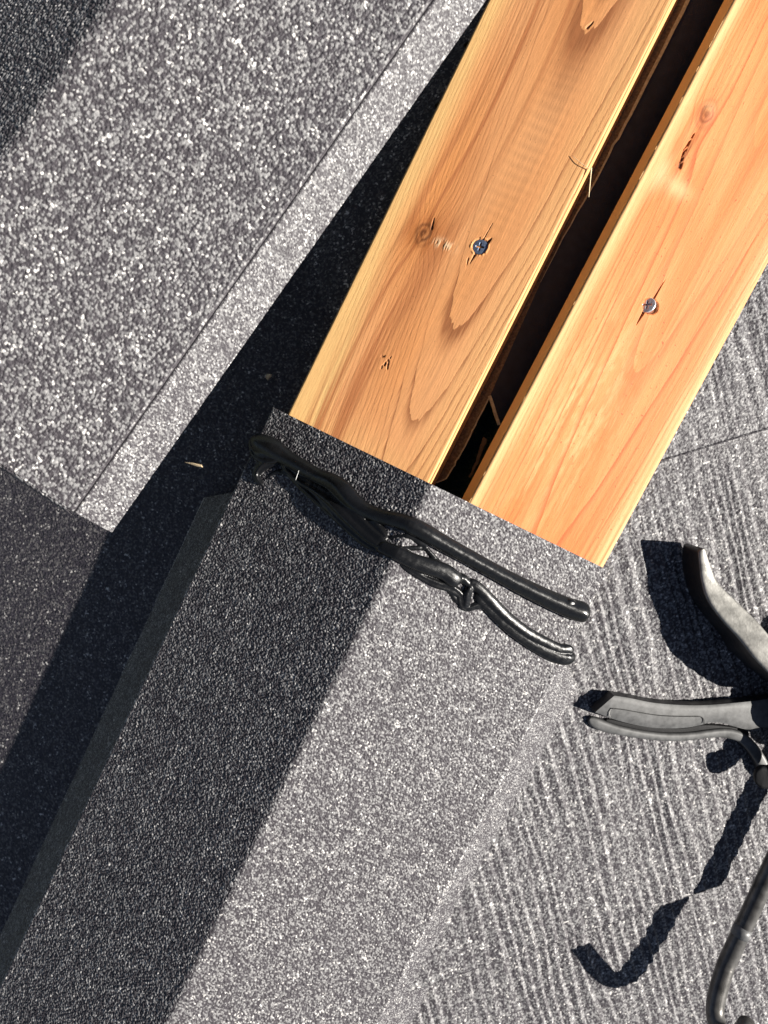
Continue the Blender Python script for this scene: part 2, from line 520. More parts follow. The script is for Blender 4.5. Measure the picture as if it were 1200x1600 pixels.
# sheet with hole: strip mesh left and right of the opening
left_chain = [0, 1, 2, 3, 4]; right_chain = [9, 8, 7, 6, 5, 4]
def interp_chain(ch, s):
    ss = np.array([hs[i][0] for i in ch]); vv = np.array([hs[i][1] for i in ch])
    o = np.argsort(ss); return np.interp(s, ss[o], vv[o])
s_apex = hs[4][0]
cells = []
ssamp = np.linspace(s_apex, 60, 60)
lapl = np.array([locsv(gap_pt(x, y, WU)) for x, y in [(1130, -110), (1090, -30), (1040, 70), (985, 180), (960, 226), (925, 292), (880, 372), (845, 440), (765, 620)]])
def lapv(s): return np.interp(s, lapl[:, 0], lapl[:, 1])
def usheet(smp, which):
    out = []
    for a, b in zip(smp[:-1], smp[1:]):
        for ch, vv in (((left_chain, -24),) if which == 0 else ((right_chain, 60),)):
            va, vb = interp_chain(ch, a), interp_chain(ch, b)
            jit = lambda s: .35 * math.sin(s * 1.7) + .3 * math.sin(s * 4.1 + 1)
            pts = [vw(va + jit(a), WU, a), vw(vb + jit(b), WU, b), vw(vv, WU - 10, b), vw(vv, WU - 10, a)]
            if vv > 0: pts = pts[::-1]
            out.append(prism(pts, W, .0012))
    sa_ = list(np.linspace(-340, s_apex, 12)); sa_ = [-900] + sa_
    for a, b in zip(sa_[:-1], sa_[1:]):
        va, vb = lapv(a), lapv(b)
        pts = [vw(-24, WU - 10, a), vw(va, WU, a), vw(vb, WU, b), vw(-24, WU - 10, b)] if which == 0 else [vw(va, WU, a), vw(60, WU - 10, a), vw(60, WU - 10, b), vw(vb, WU, b)]
        out.append(prism(pts[::-1], W, .0012))
    return out
und = empty('roofing_underlayment', vw(12, WU, -60), 'dark navy underlayment sheet in the slot between the two boards, torn open near the cap', 'underlayment')
slab('sheet', usheet(ssamp, 1), M_under, und)
M_fib = simple_mat('fibreboard', (.17, .105, .06), .8, nscale=700, namp=.5, bscale=900, bstr=.6)
slab('fibreboard_lap', usheet(ssamp, 0), M_fib, und)
def ribbon(pts, width, nrmv, mat, name, parent, thick=.0012, widths=None, lab=None):
    pts = [np.array(p) for p in pts]; V_, F_ = [], []
    for i, p in enumerate(pts):
        t = nrm(pts[min(i + 1, len(pts) - 1)] - pts[max(i - 1, 0)]); sd_ = nrm(np.cross(t, nrmv))
        wv = width if widths is None else widths[i]
        for a, b in ((-.5, 0), (.5, 0), (.5, -1), (-.5, -1)):
            V_.append(p + sd_ * wv * a + np.array(nrmv) * thick * b)
        if i:
            k = 4 * i
            for j in range(4):
                F_.append([k - 4 + j, k - 4 + (j + 1) % 4, k + (j + 1) % 4, k + j])
    F_.append([3, 2, 1, 0]); k = 4 * (len(pts) - 1); F_.append([k, k + 1, k + 2, k + 3])
    return mk(name, V_, F_, mat, parent, smooth=False)
def densify(pl_, n, jit=0., seed=1):
    r = np.random.default_rng(seed); pl_ = [np.array(p, float) for p in pl_]
    out = []
    for a, b in zip(pl_[:-1], pl_[1:]):
        for i in range(n): out.append(a + (b - a) * i / n + r.normal(0, jit, len(a)))
    out.append(pl_[-1]); return out
e1 = [gap_pt(x, y, WU + .9) for x, y in densify([(676, 756), (697, 748), (713, 722), (738, 674), (765, 620)], 6, .5)]
ribbon(e1, .0008, W, M_torn, 'torn_edge', und, .002)
e2 = [gap_pt(x, y, WU + .9) for x, y in densify([(765, 618), (780, 664)], 5, .3)]
ribbon(e2, .0018, W, M_torn, 'torn_edge', und, .002)
e3 = [gap_pt(x, y, WU + 1.) for x, y in densify([(1090, -30), (1040, 70), (985, 180), (960, 226), (925, 292), (880, 372), (845, 440)], 4, .5)]
ribbon(e3, .001, W, M_torn, 'lap_edge', und, .0015, widths=list(np.linspace(.0022, .0003, len(e3))))
# fibres below the opening
mt = empty('vent_fibre_mat', vw(12, WU - 14, 0), 'dark green fibrous mat seen through the torn opening between the boards', 'vent mat')
r_ = np.random.default_rng(5)
bx = prism([vw(-6, WU - 12, -60), vw(30, WU - 12, -60), vw(30, WU - 12, 40), vw(-6, WU - 12, 40)][::-1], W, .004)
slab('mat_base', [bx], M_mesh, mt)
FV, FF = [], []
for i in range(700):
    s_, v_ = r_.uniform(-55, 35), r_.uniform(-4, 28)
    p = vw(v_, WU - 12.2, s_); d = nrm(U * r_.normal(0, 1) + V * r_.normal(0, 1) + W * abs(r_.normal(0, .8)))
    l = r_.uniform(.003, .008); sd_ = nrm(np.cross(d, [.3, .2, 1])) * .00022
    b = len(FV); mid = p + d * l * .5 + W * .001
    FV += [p - sd_, p + sd_, mid + sd_, mid - sd_, p + d * l + sd_, p + d * l - sd_, mid + W * .0003, p + W * .0003]
    FF += [[b, b + 1, b + 2, b + 3], [b + 3, b + 2, b + 4, b + 5]]
mk('fibres', FV, FF, M_mesh, mt, smooth=False)
e4 = [gap_pt(x, y, WU - 4) for x, y in densify([(758, 684), (752, 700), (746, 722), (733, 745)], 4, 1.)]
ribbon(e4, .0022, W, simple_mat('torn_brown', (.16, .09, .045), .8), 'torn_flap', und, .001, widths=list(np.linspace(.003, .0012, len(e4))))

# ------------------------------------------------------------------ boards
def wood_mat(name):
    m, nt, b = newmat(name)
    L = nt.links
    a = N(nt, 'ShaderNodeAttribute', attribute_name='wood')
    bc = N(nt, 'ShaderNodeAttribute', attribute_name='bc')
    mp = N(nt, 'ShaderNodeMapping'); mp.inputs['Scale'].default_value = (.22, 2.6, 1)
    L.new(bc.outputs['Vector'], mp.inputs[0])
    nz = N(nt, 'ShaderNodeTexNoise'); nz.inputs['Scale'].default_value = 1.0; nz.inputs['Detail'].default_value = 5
    L.new(mp.outputs[0], nz.inputs['Vector'])
    c = ramp(nt, nz.outputs[0], [(.25, (.86, .84, .80)), (.5, (1, 1, 1)), (.75, (1.0, 1.0, 1.0))])
    mu = N(nt, 'ShaderNodeMix'); mu.data_type = 'RGBA'; mu.blend_type = 'MULTIPLY'; mu.inputs[0].default_value = 1
    L.new(a.outputs['Color'], mu.inputs[6]); L.new(c, mu.inputs[7])
    n3 = N(nt, 'ShaderNodeTexNoise'); n3.inputs['Scale'].default_value = 1.9; n3.inputs['Detail'].default_value = 2
    L.new(bc.outputs['Vector'], n3.inputs['Vector'])
    c3 = ramp(nt, n3.outputs[0], [(.3, (.90, .87, .84)), (.7, (1, 1, 1))])
    mu2 = N(nt, 'ShaderNodeMix'); mu2.data_type = 'RGBA'; mu2.blend_type = 'MULTIPLY'; mu2.inputs[0].default_value = 1
    L.new(mu.outputs[2], mu2.inputs[6]); L.new(c3, mu2.inputs[7])
    L.new(mu2.outputs[2], b.inputs['Base Color'])
    b.inputs['Roughness'].default_value = .62; b.inputs['Specular IOR Level'].default_value = .3
    bp = N(nt, 'ShaderNodeBump'); bp.inputs['Strength'].default_value = .45; bp.inputs['Distance'].default_value = .0003
    L.new(nz.outputs[0], bp.inputs['Height']); L.new(bp.outputs[0], b.inputs['Normal'])
    return m
M_wood = wood_mat('sawn_softwood')

def lerp3(c0, c1, t): return c0 + (c1 - c0) * t[..., None]
def blob(S, T, s0, t0, rs, rt): return np.exp(-(((S - s0) / rs) ** 2 + ((T - t0) / rt) ** 2))
def rings_phase(Fv, lst): return np.interp(Fv, lst, np.arange(len(lst)))
def crack(S, T, s0, t0, s1, t1, w0, w1):
    """tapered crack from (s0,t0) width w0 to (s1,t1) width w1, 0..1"""
    dx, dy = s1 - s0, t1 - t0; L2_ = dx * dx + dy * dy
    k = np.clip(((S - s0) * dx + (T - t0) * dy) / L2_, 0, 1)
    d = np.hypot(S - s0 - k * dx, T - t0 - k * dy)
    return np.clip(1.2 - d / (w0 + (w1 - w0) * k + 1e-3), 0, 1)

def fibres(S, T, k):
    return fbm(S / 70, T / .8, k, 3) + .6 * fbm(S / 12, T / .5, k + 1, 2)
def wood_left(S, T):
    pale = np.array([.86, .53, .22]); base = np.array([.78, .38, .165]); orange = np.array([.73, .30, .10]); brown = np.array([.33, .12, .045])
    n1 = fbm(S / 60, T / 9, 0, 3); n2 = fbm(S / 160, T / 26, 1, 2)
    tc = 70 - (S - 87) * .05 + 5 * fbm(S / 90, T * 0 + .5, 3, 2)
    dT = T - tc + 1.0 * fbm(S / 24, T / 7, 2, 2) + 1.6 * n2
    kx = blob(S, T, 133, 28, 20, 13)
    dT = dT + 9 * kx * np.tanh((T - 28) / 3)
    Fv = S - dT ** 2 / np.where(dT > 0, 4.6, 3.6) + 9 * fbm(S / 22, T / 4.5, 4, 2) + 5 * fbm(S / 30, T / 1.3, 2, 2)
    lst = [-1100, -1000, -905, -820, -740, -665, -595, -530, -470, -412, -356, -302, -252, -205, -160, -120, -84, -50, -14, 28, 88, 272, 300, 340, 420, 520, 640, 760, 900, 1060]
    ph = rings_phase(Fv, lst); fr = ph - np.floor(ph); idx = np.floor(ph)
    late = np.clip((fr - .62) / .38, 0, 1) ** 1.5 * (.88 + .12 * np.sin(idx * 2.3 + 1))
    wide = blob(S, T, 96, 72, 15, 12) + blob(S, T, 276, 62, 13, 10) + .8 * blob(S, T, 38, 60, 16, 8)
    comb = .15 + 2.6 * np.clip(fbm(S / 22, T / .9, 2, 2) + .14, 0, 1)
    bandv = np.clip((fr - .5) / .5, 0, 1) * wide * comb
    col = lerp3(base + 0 * S[..., None], orange, np.clip(.25 + 1.6 * n2 + blob(S, T, 60, 55, 60, 25) * .35, 0, 1))
    edge = np.clip((16 + 12 * np.clip(1 - S / 110, 0, 1) - T + 8 * n1) / 9, 0, 1)
    endp = np.clip((22 - S + 30 * n2) / 30, 0, 1) * .5
    edR = np.clip((T - 78 + 4 * n1) / 14, 0, 1) * .35
    col = lerp3(col, pale, np.clip(np.maximum(np.maximum(edge, endp), edR), 0, 1))
    # browner heart streaks on the left half, bending round the knot
    tw = T + 6 * np.sin(S / 55 + .6) + 5 * kx * np.tanh((T - 28) / 4)
    zone = np.clip(1.25 - np.abs(T - (27 + .03 * S)) / 17, 0, 1)
    st = np.clip(fbm(S / 190, tw / 2.3, 5, 3) * 3.2 + .18, 0, 1) * zone
    col = lerp3(col, brown * 1.4, np.clip(st * 1.25, 0, .85))
    shade = blob(S, T, 95, 40, 45, 9) + blob(S, T, 215, 36, 75, 9)
    col = lerp3(col, brown * 1.35, np.clip(shade * (.42 + .9 * n1), 0, .6))
    cr = (.5 + .5 * np.sin(S * 2 * math.pi / 6.2 + 5 * fbm(S / 40, T / 40, 2, 2))) * blob(S, T, 200, 63, 85, 12)
    col = col * (1 - .11 * cr[..., None])
    lines = np.clip(late * (.98 + .9 * n1) * np.where(T < tc - 10, .45, 1.0) * (1 - .7 * edge) + bandv * 1.0, 0, .9)
    col = lerp3(col, brown, lines)
    # knot
    ku, kv = (S - 132) / 1.5, (T - 28) / 1.2
    kd = np.hypot(ku, kv) + 1.3 * fbm(S / 4, T / 4, 0, 2)
    halo = np.exp(-(kd / 8.0) ** 2)
    col = lerp3(col, np.array([.38, .115, .028]), np.clip(halo * 1.2, 0, .8) * np.clip(.75 + 1.5 * fbm(S / 12, T / 2, 1, 2), .3, 1))
    col = lerp3(col, np.array([.13, .04, .012]), np.clip(1.6 - kd / 4.2, 0, .92) * (.62 + .38 * np.sin(kd * 2.2 + .5 * np.arctan2(kv, ku))))
    Hh = -.07 * late - .35 * blob(S, T, 138, 27, 4, 3)
    dkk = crack(S, T, 136, 31, 142, 29.5, .8, .3) * .8
    # screw pocket and splits
    s0, t0 = 137., 62.6
    rr_ = np.hypot(S - s0, T - t0) + .9 * fbm(S / 1.5, T / 1.5, 1, 2)
    pk = np.clip((4.7 - rr_) * 2, 0, 1)
    ck = np.maximum(crack(S, T, s0 - 3, t0 - .4, s0 - 11.5, t0 - 1.0, 1.1, .1), crack(S, T, s0 + 3.5, t0 + 2.6, s0 + 6.5, t0 + 4., 1.7, .5))
    ck = np.maximum(ck, .8 * crack(S, T, s0 + 4, t0, s0 + 15, t0 + .5, .35, .1))
    ck = np.maximum(ck, .6 * crack(S, T, s0 - 9, t0 - 3.2, s0 - 12.5, t0 - 2.2, .5, .3))
    # old ragged hole
    hk = np.maximum(crack(S, T, 49.5, 41.5, 57, 43.5, 1.0, .35), crack(S, T, 49.5, 45, 54, 43.5, .5, .6))
    hk = np.maximum(hk, crack(S, T, 55.5, 38.5, 56.5, 40.6, .6, .35)) * (fbm(S / 1.4, T / .9, 3, 2) > -.12)
    tip = crack(S, T, 274, 62.0, 277.5, 63.5, 1.0, .5) * .8
    dark = np.clip(np.maximum(np.maximum(np.maximum(ck, hk), tip), dkk), 0, 1)
    col = lerp3(col, np.array([.10, .045, .02]), dark * .9)
    torn = blob(S, T, 130, 42, 2.6, 6.5) * (fbm(S / 5, T / .8, 2, 2) > .04)
    col = lerp3(col, np.array([.90, .70, .45]), torn * .8)
    Hh = Hh - 1.3 * pk - 1.3 * dark + .3 * torn + .4 * np.clip(1 - np.abs(rr_ - 5.3) / .7, 0, 1) * (fbm(S / 2, T / 2, 4, 2) > -.02)
    fb = fibres(S, T, 2)
    col = col * np.clip(1 + .30 * fb, .7, 1.14)[..., None]
    fl = (vnoise(S / .8, T / .6, 3) > .972) & (vnoise(S / 14, T / 12, 4) > .5)
    col = np.where(fl[..., None], col * .55, col)
    return col, Hh + .05 * fb

def wood_right(S, T):
    pale = np.array([.76, .465, .21]); base = np.array([.72, .265, .092]); orange = np.array([.70, .195, .055]); brown = np.array([.40, .09, .02])
    n1 = fbm(S / 70, T / 8, 1, 3); n2 = fbm(S / 120, T / 24, 2, 3)
    kx = blob(S, T, 230, 16, 26, 8)
    dT = T - 50 + 1.0 * fbm(S / 26, T / 7, 3, 2) + 4 * n2 + 8 * kx * np.tanh((T - 15) / 3)
    Fv = S + 40 - dT ** 2 / np.where(dT > 0, 3.0, 2.4) + 4 * fbm(S / 22, T / 4.5, 0, 2)
    lst = [-1400, -1250, -1110, -980, -860, -750, -650, -560, -480, -405, -335, -270, -205, -140, -70, 20, 150, 290, 330, 390, 460, 560, 700, 900, 1200]
    ph = rings_phase(Fv, lst); fr = ph - np.floor(ph); idx = np.floor(ph)
    late = np.clip((fr - .45) / .55, 0, 1) ** 2 * (.6 + .4 * np.sin(idx * 1.9))
    col = lerp3(base + 0 * S[..., None], orange, np.clip(.45 + 1.8 * n2 + 1.0 * n1, 0, 1) * np.clip(.45 + S / 160, 0, 1))
    eL = np.clip((10 - T + 5 * n1 + 4 * n2) / 8, 0, 1); eR = np.clip((T - 80 + 7 * n1) / 8, 0, 1)
    wash = np.clip(fbm(S / 95 + 3, T / 13, 5, 3) * 3.6 + .12, 0, 1) * (1 - eL) * (1 - eR)
    col = lerp3(col, orange * np.array([1, .86, .68]), wash * .7)
    mott = np.clip(.25 + 2.2 * fbm(S / 30, T / 5, 4, 3) + 1.2 * fbm(S / 5, T / 1.2, 2, 2), 0, 1) * blob(S, T, 70, 33, 60, 20)
    col = lerp3(col, pale, np.clip(np.maximum(np.maximum(eL, eR), mott * .85), 0, 1))
    col = lerp3(col, brown * 1.15, np.clip(late * (1.1 + 1.4 * n1), 0, .85) * (1 - .8 * eL) * (1 - .45 * eR))
    st = np.clip(fbm(S / 190, T / 1.9, 4, 3) * 3.0, 0, 1) * (1 - eL)
    col = lerp3(col, orange * np.array([.92, .75, .6]), st * .6)
    rs = np.clip(1 - np.abs(T - 75 - 2 * n1) / 13, 0, 1) * np.clip(np.sin(T * 2 * math.pi / 3.6 + 5 * fbm(S / 120, T / 20, 1, 2)), 0, 1)
    col = lerp3(col, orange * np.array([.9, .75, .6]), rs * .45)
    # knots
    ku, kv = (S - 251) / 1.8, (T - 16.5) / 1.2
    kd = np.hypot(ku, kv) + 1.0 * fbm(S / 3, T / 2, 2, 2)
    col = lerp3(col, np.array([.25, .06, .014]), np.clip(1.7 - kd / 3.4, 0, .9) * (.7 + .3 * np.sin(kd * 3)))
    halo = blob(S, T, 232, 17, 24, 4.5)
    col = lerp3(col, np.array([.24, .07, .018]), halo * .95 * np.clip(.65 + 3 * fbm(S / 16, T / 1.3, 3, 2), 0, 1))
    col = lerp3(col, np.array([.74, .48, .24]), blob(S, T, 211, 9, 10, 4) * .8 + blob(S, T, 209, 22, 5, 8) * .6 + blob(S, T, 255, 16, 3, 3) * .4)
    dk = np.maximum(crack(S, T, 219, 17.2, 229, 15.2, 1.2, 1.0), .9 * crack(S, T, 229, 15.2, 240, 15.6, .8, .3)) * (fbm(S / 2.2, T / 1.2, 3, 2) > -.16)
    s0, t0 = 145.2, 38.9
    rr_ = np.hypot((S - s0), (T - t0 - 1.5) / 1.1) + 1.1 * fbm(S / 1.4, T / 1.4, 1, 2)
    pk = np.clip((4.6 - rr_) * 2, 0, 1)
    ck = np.maximum(crack(S, T, s0 - 3, t0 - .5, s0 - 13, t0 - .8, 1.0, .1), crack(S, T, s0 + 3, t0 + 1.0, s0 + 17, t0 + 1.6, .55, .08))
    dark = np.clip(np.maximum(dk, ck), 0, 1)
    col = lerp3(col, np.array([.11, .035, .015]), dark * .9)
    col = lerp3(col, np.array([.12, .03, .012]), pk * np.clip((T - t0) / 1.5, 0, 1) * .85)
    fl = (vnoise(S / .7, T / .6, 3) > .945) & (vnoise(S / 22, T / 16, 4) > .36) & (T > 12) & (T < 86)
    fb = fibres(S, T, 3)
    col = col * np.clip(1 + .26 * fb, .75, 1.12)[..., None]
    col = np.where(fl[..., None], col * np.array([.5, .36, .3]), col)
    Hh = -.05 * late - 1.2 * dark - 1.6 * pk + .6 * blob(S, T, 252, 17, 5, 3) - .5 * blob(S, T, 236, 15, 12, 3) + .35 * blob(S, T, 212, 14, 7, 6)
    return col, Hh + .05 * fb

def make_board(org, eu, ev, ew, width, L0, L1, thick, fn, label, win=(0, 345)):
    """org: near end, left top corner; eu up the board, ev across to the right, ew up"""
    th = empty('timber_board', org + ev * width * .0005, label, 'board', 'sawn boards on the hip')
    e = 1.6
    S0 = ladder(L0, L1, win[0], win[1], .55, 6.)
    S0 = np.unique(np.round(S0, 4)); T0 = np.unique(np.round(np.append(np.arange(0, width, .24), width), 4))
    S, T = np.meshgrid(S0, T0, indexing='ij')
    col, H = fn(S, T)
    edge = np.minimum(T, width - T)
    H = np.where(edge < 1.5, 0, H) - np.clip(e - edge, 0, e) ** 2 / (2 * e) - .12 * (1 - np.clip(edge / .4, 0, 1)) * (1 + fbm(S / 6, T, 2, 2) * 3)
    H = np.where(S < L0 + 1.0, 0, H)
    P = org + (S[..., None] * eu + T[..., None] * ev + H[..., None] * ew) * .001
    nr, nc = S.shape
    top = gridfaces(nr, nc)
    if np.cross(eu, ev) @ ew < 0: top = top[:, ::-1]
    bc = np.stack([S, T, H * 0], axis=-1)
    # sides: strips down
    vs_, fs, cs, bs = [P.reshape(-1, 3)], [top], [col.reshape(-1, 3)], [bc.reshape(-1, 3)]
    off = nr * nc
    def skirt(ids, flip):
        nonlocal off
        base = P.reshape(-1, 3)[ids]; k = 6; prev = ids
        cb = col.reshape(-1, 3)[ids]; bb = bc.reshape(-1, 3)[ids]
        pale = np.array([.85, .50, .20])
        for j in range(1, k + 1):
            d = thick * j / k
            vs_.append(base - ew * d * .001); cs.append(cb * .15 + pale * .85); bs.append(bb + np.array([0, d * (1 if flip else -1), 0]))
            cur = np.arange(len(ids)) + off; off += len(ids)
            q = np.stack([prev[:-1], cur[:-1], cur[1:], prev[1:]], axis=1)
            fs.append(q[:, ::-1] if flip else q); prev = cur
        return prev
    idx = np.arange(nr * nc).reshape(nr, nc)
    skirt(idx[:, 0], True); skirt(idx[:, -1], False); skirt(idx[0, :], False); skirt(idx[-1, :], True)
    # underside
    cor = [P[0, 0], P[0, -1], P[-1, -1], P[-1, 0]]
    vs_.append(np.array([c - ew * thick * .001 for c in cor])); cs.append(np.tile([.6, .4, .18], (4, 1))); bs.append(np.zeros((4, 3)))
    fs.append(np.array([[off, off + 1, off + 2, off + 3]]))
    Cc = np.concatenate(cs); Cc = np.clip(np.concatenate([Cc, np.ones((len(Cc), 1))], axis=1), 0, 1)
    mk('plank', np.concatenate(vs_), np.concatenate(fs), M_wood, th, attrs={'wood': ('FLOAT_COLOR', Cc), 'bc': ('FLOAT_VECTOR', np.concatenate(bs))})
    return th

def board_frame(sg, tilt, w0, pA, pB, pC):
    """pA: left end corner px, pB: far px on the left edge, pC: right end corner px"""
    m, n = side(sg, tilt); q0 = O + W * w0 * .001
    a, b_, c = hit(*pA, q0, n), hit(*pB, q0, n), hit(*pC, q0, n)
    eu = nrm(b_ - a); ev = nrm(np.cross(eu, n))
    if ev[0] < 0: ev = -ev
    return a, eu, ev, n, abs((c - a) @ ev) * 1000
aL, euL, evL, nBL, widL = board_frame(-1, 13, -28.5, (450, 645), (763, 0), (672, 752))
aR, euR, evR, nBR, widR = board_frame(1, 9, -15.0, (735, 782), (1147, 0), (940, 892))
print('board widths', widL, widR)
bL = make_board(aL, euL, evL, nBL, widL, -50, 900, 19., wood_left, 'left board of the pair, brown streaked with a round knot and a blue grey screw')
bR = make_board(aR, euR, evR, nBR, widR, -50, 900, 19., wood_right, 'right board of the pair, pale edged orange wood with a slit knot and tilted screw')

def make_screw(board, c, ex, ey, ez, R0, rot, mat, name='screw'):
    """cross-recess countersunk head, centre c, ez up"""
    n = 41; xs = np.linspace(-1.02, 1.02, n)
    nr_, na = 26, 72
    rr = np.linspace(0, 1, nr_); aa = np.linspace(0, 2 * math.pi, na, endpoint=False)
    RR_, AA = np.meshgrid(rr, aa, indexing='ij')
    X = RR_ * np.cos(AA); Y = RR_ * np.sin(AA)
    xr = X * math.cos(rot) + Y * math.sin(rot); yr = -X * math.sin(rot) + Y * math.cos(rot)
    arm = np.minimum(np.abs(xr), np.abs(yr)); lng = np.maximum(np.abs(xr), np.abs(yr))
    Z = .05 * (1 - RR_ ** 2)
    slot = np.clip((.13 - arm) / .05, 0, 1) * np.clip((.56 - lng) / .08, 0, 1)
    Z = Z - .42 * slot * np.clip(1.2 - lng, .3, 1)
    Z = Z - .10 * np.clip((RR_ - .9) / .1, 0, 1) ** 2
    P = c + (X[..., None] * ex + Y[..., None] * ey + Z[..., None] * ez) * R0
    vs_ = [P.reshape(-1, 3)]; fs = []
    i = np.arange(nr_ * na).reshape(nr_, na); j = np.roll(i, -1, axis=1)
    fs.append(np.stack([i[:-1], i[1:], j[1:], j[:-1]], axis=-1).reshape(-1, 4))
    off = nr_ * na; prev = i[-1]
    for r_k, z_k in ((1.0, -.16), (.45, -.8), (.42, -3.2), (.05, -3.8)):
        ring = c + (np.cos(aa)[:, None] * ex * r_k + np.sin(aa)[:, None] * ey * r_k + z_k * ez) * R0
        vs_.append(ring); cur = np.arange(na) + off; off += na
        fs.append(np.stack([prev, cur, np.roll(cur, -1), np.roll(prev, -1)], axis=1)); prev = cur
    return mk(name, np.concatenate(vs_), np.concatenate(fs), mat, board, origin=c)
M_screwL = simple_mat('screw_sky_tint', (.20, .26, .38), .42, .75, nscale=700, namp=.35, bstr=.3)  # blue of the reflected sky put into the screw colour
M_screwR = simple_mat('screw_sun_glint', (.80, .83, .88), .42, .8, nscale=700, namp=.25, bstr=.3)  # bright base stands in for sun reflected off the tilted head
def bpt(a, eu, ev, n, s, t, h): return a + (eu * s + ev * t + n * h) * .001
sl = make_screw(bL, bpt(aL, euL, evL, nBL, 137, 62.6, -.45), evL, euL, nBL, .0046, D2R(12), M_screwL)
tn = nrm(nBR * math.cos(D2R(40)) - evR * math.sin(D2R(40)))
tx = nrm(np.cross(euR, tn)); tx = tx if tx @ evR > 0 else -tx
sr = make_screw(bR, bpt(aR, euR, evR, nBR, 145.2, 38.2, .1), tx, euR, tn, .0046, D2R(20), M_screwR)
sl['label'] = 'blue grey cross recess screw set flush'; sr['label'] = 'shiny screw driven in at a slant'

# ------------------------------------------------------------------ sealant bead on the cap
pm_l, pn_l = side(-1, TL); pm_r, pn_r = side(1, TR)
def cap_hit(px, py, h=0.):
    a = hit(px, py, O + pn_l * h * .001, pn_l); b = hit(px, py, O + pn_r * h * .001, pn_r)
    va = (a - O) @ V
    p, n = (a, pn_l) if va < 0 else (b, pn_r)
    vv = abs((p - O) @ V * 1000)
    k = max(0, 1 - vv / 9.0)            # follow the rounded peak
    n = nrm(n * (1 - k * .5) + W * k * .5)
    return p - W * .0011 * k, n
def smooth_path(pts, n=8):
    pts = np.array(pts, float); out = []
    m = len(pts)
    for i in range(m - 1):
        p0, p1, p2, p3 = pts[max(i - 1, 0)], pts[i], pts[i + 1], pts[min(i + 2, m - 1)]
        for k in range(n):
            t = k / n
            out.append(.5 * ((2 * p1) + (-p0 + p2) * t + (2 * p0 - 5 * p1 + 4 * p2 - p3) * t * t + (-p0 + 3 * p1 - 3 * p2 + p3) * t ** 3))
    out.append(pts[-1])
    return np.array(out)
def tube_geo(P, R_, Nn, flat=1., na=20, ridges=0., seed=0, nr=5):
    """closed tube with round ends; Nn normals per point (up), flat scales height; ridges cut streaks along it"""
    n = len(P); V_ = []; F_ = []
    a = np.linspace(0, 2 * math.pi, na, endpoint=False)
    for i in range(n):
        t = nrm(P[min(i + 1, n - 1)] - P[max(i - 1, 0)]); nn2 = nrm(Nn[i] - t * (Nn[i] @ t)); sd_ = np.cross(t, nn2)
        rad = R_[i] * (1 + ridges * np.sin(a * nr + 1.3 * seed + .35 * math.sin(i * .12 + seed)) * np.where(np.sin(a) > -.2, 1, .2))
        V_.append(P[i] + (np.cos(a) * rad)[:, None] * sd_ + (np.sin(a) * rad * flat)[:, None] * nn2)
    V_ = np.concatenate(V_)
    idx = np.arange(n * na).reshape(n, na); j = np.roll(idx, -1, axis=1)
    F_ = np.stack([idx[:-1], j[:-1], j[1:], idx[1:]], axis=-1).reshape(-1, 4)
    c0, c1 = len(V_), len(V_) + 1
    V_ = np.concatenate([V_, [P[0]], [P[-1]]])
    caps = [[c0, idx[0, (k + 1) % na], idx[0, k]] for k in range(na)] + [[c1, idx[-1, k], idx[-1, (k + 1) % na]] for k in range(na)]
    return V_, F_, caps
def bead_tube(px, flat=.8, ridges=.06, seed=0, nr=5, hk=.55):
    """px rows: x, y, radius in photo pixels, optional extra lift in mm"""
    rows = [tuple(r) + (0.,) * (4 - len(r)) for r in px]
    sp = smooth_path(rows, 8)
    P, R_, Nn = [], [], []
    m = len(sp)
    for i, (x, y, r, lift) in enumerate(sp):
        p, n = cap_hit(x, y)
        rm_ = max(r, .6) * 1.12 * .41 / F
        # round the ends off
        e = min(i, m - 1 - i); rm_ *= min(1, math.sqrt((e + .5) / 4.)) if e < 4 else 1
        p = p + n * (rm_ * flat * hk + lift * .001)
        # keep the apparent position when lifted
        P.append(p); R_.append(rm_); Nn.append(n)
    return tube_geo(np.array(P), np.array(R_), np.array(Nn), flat, 28, ridges, seed, nr)
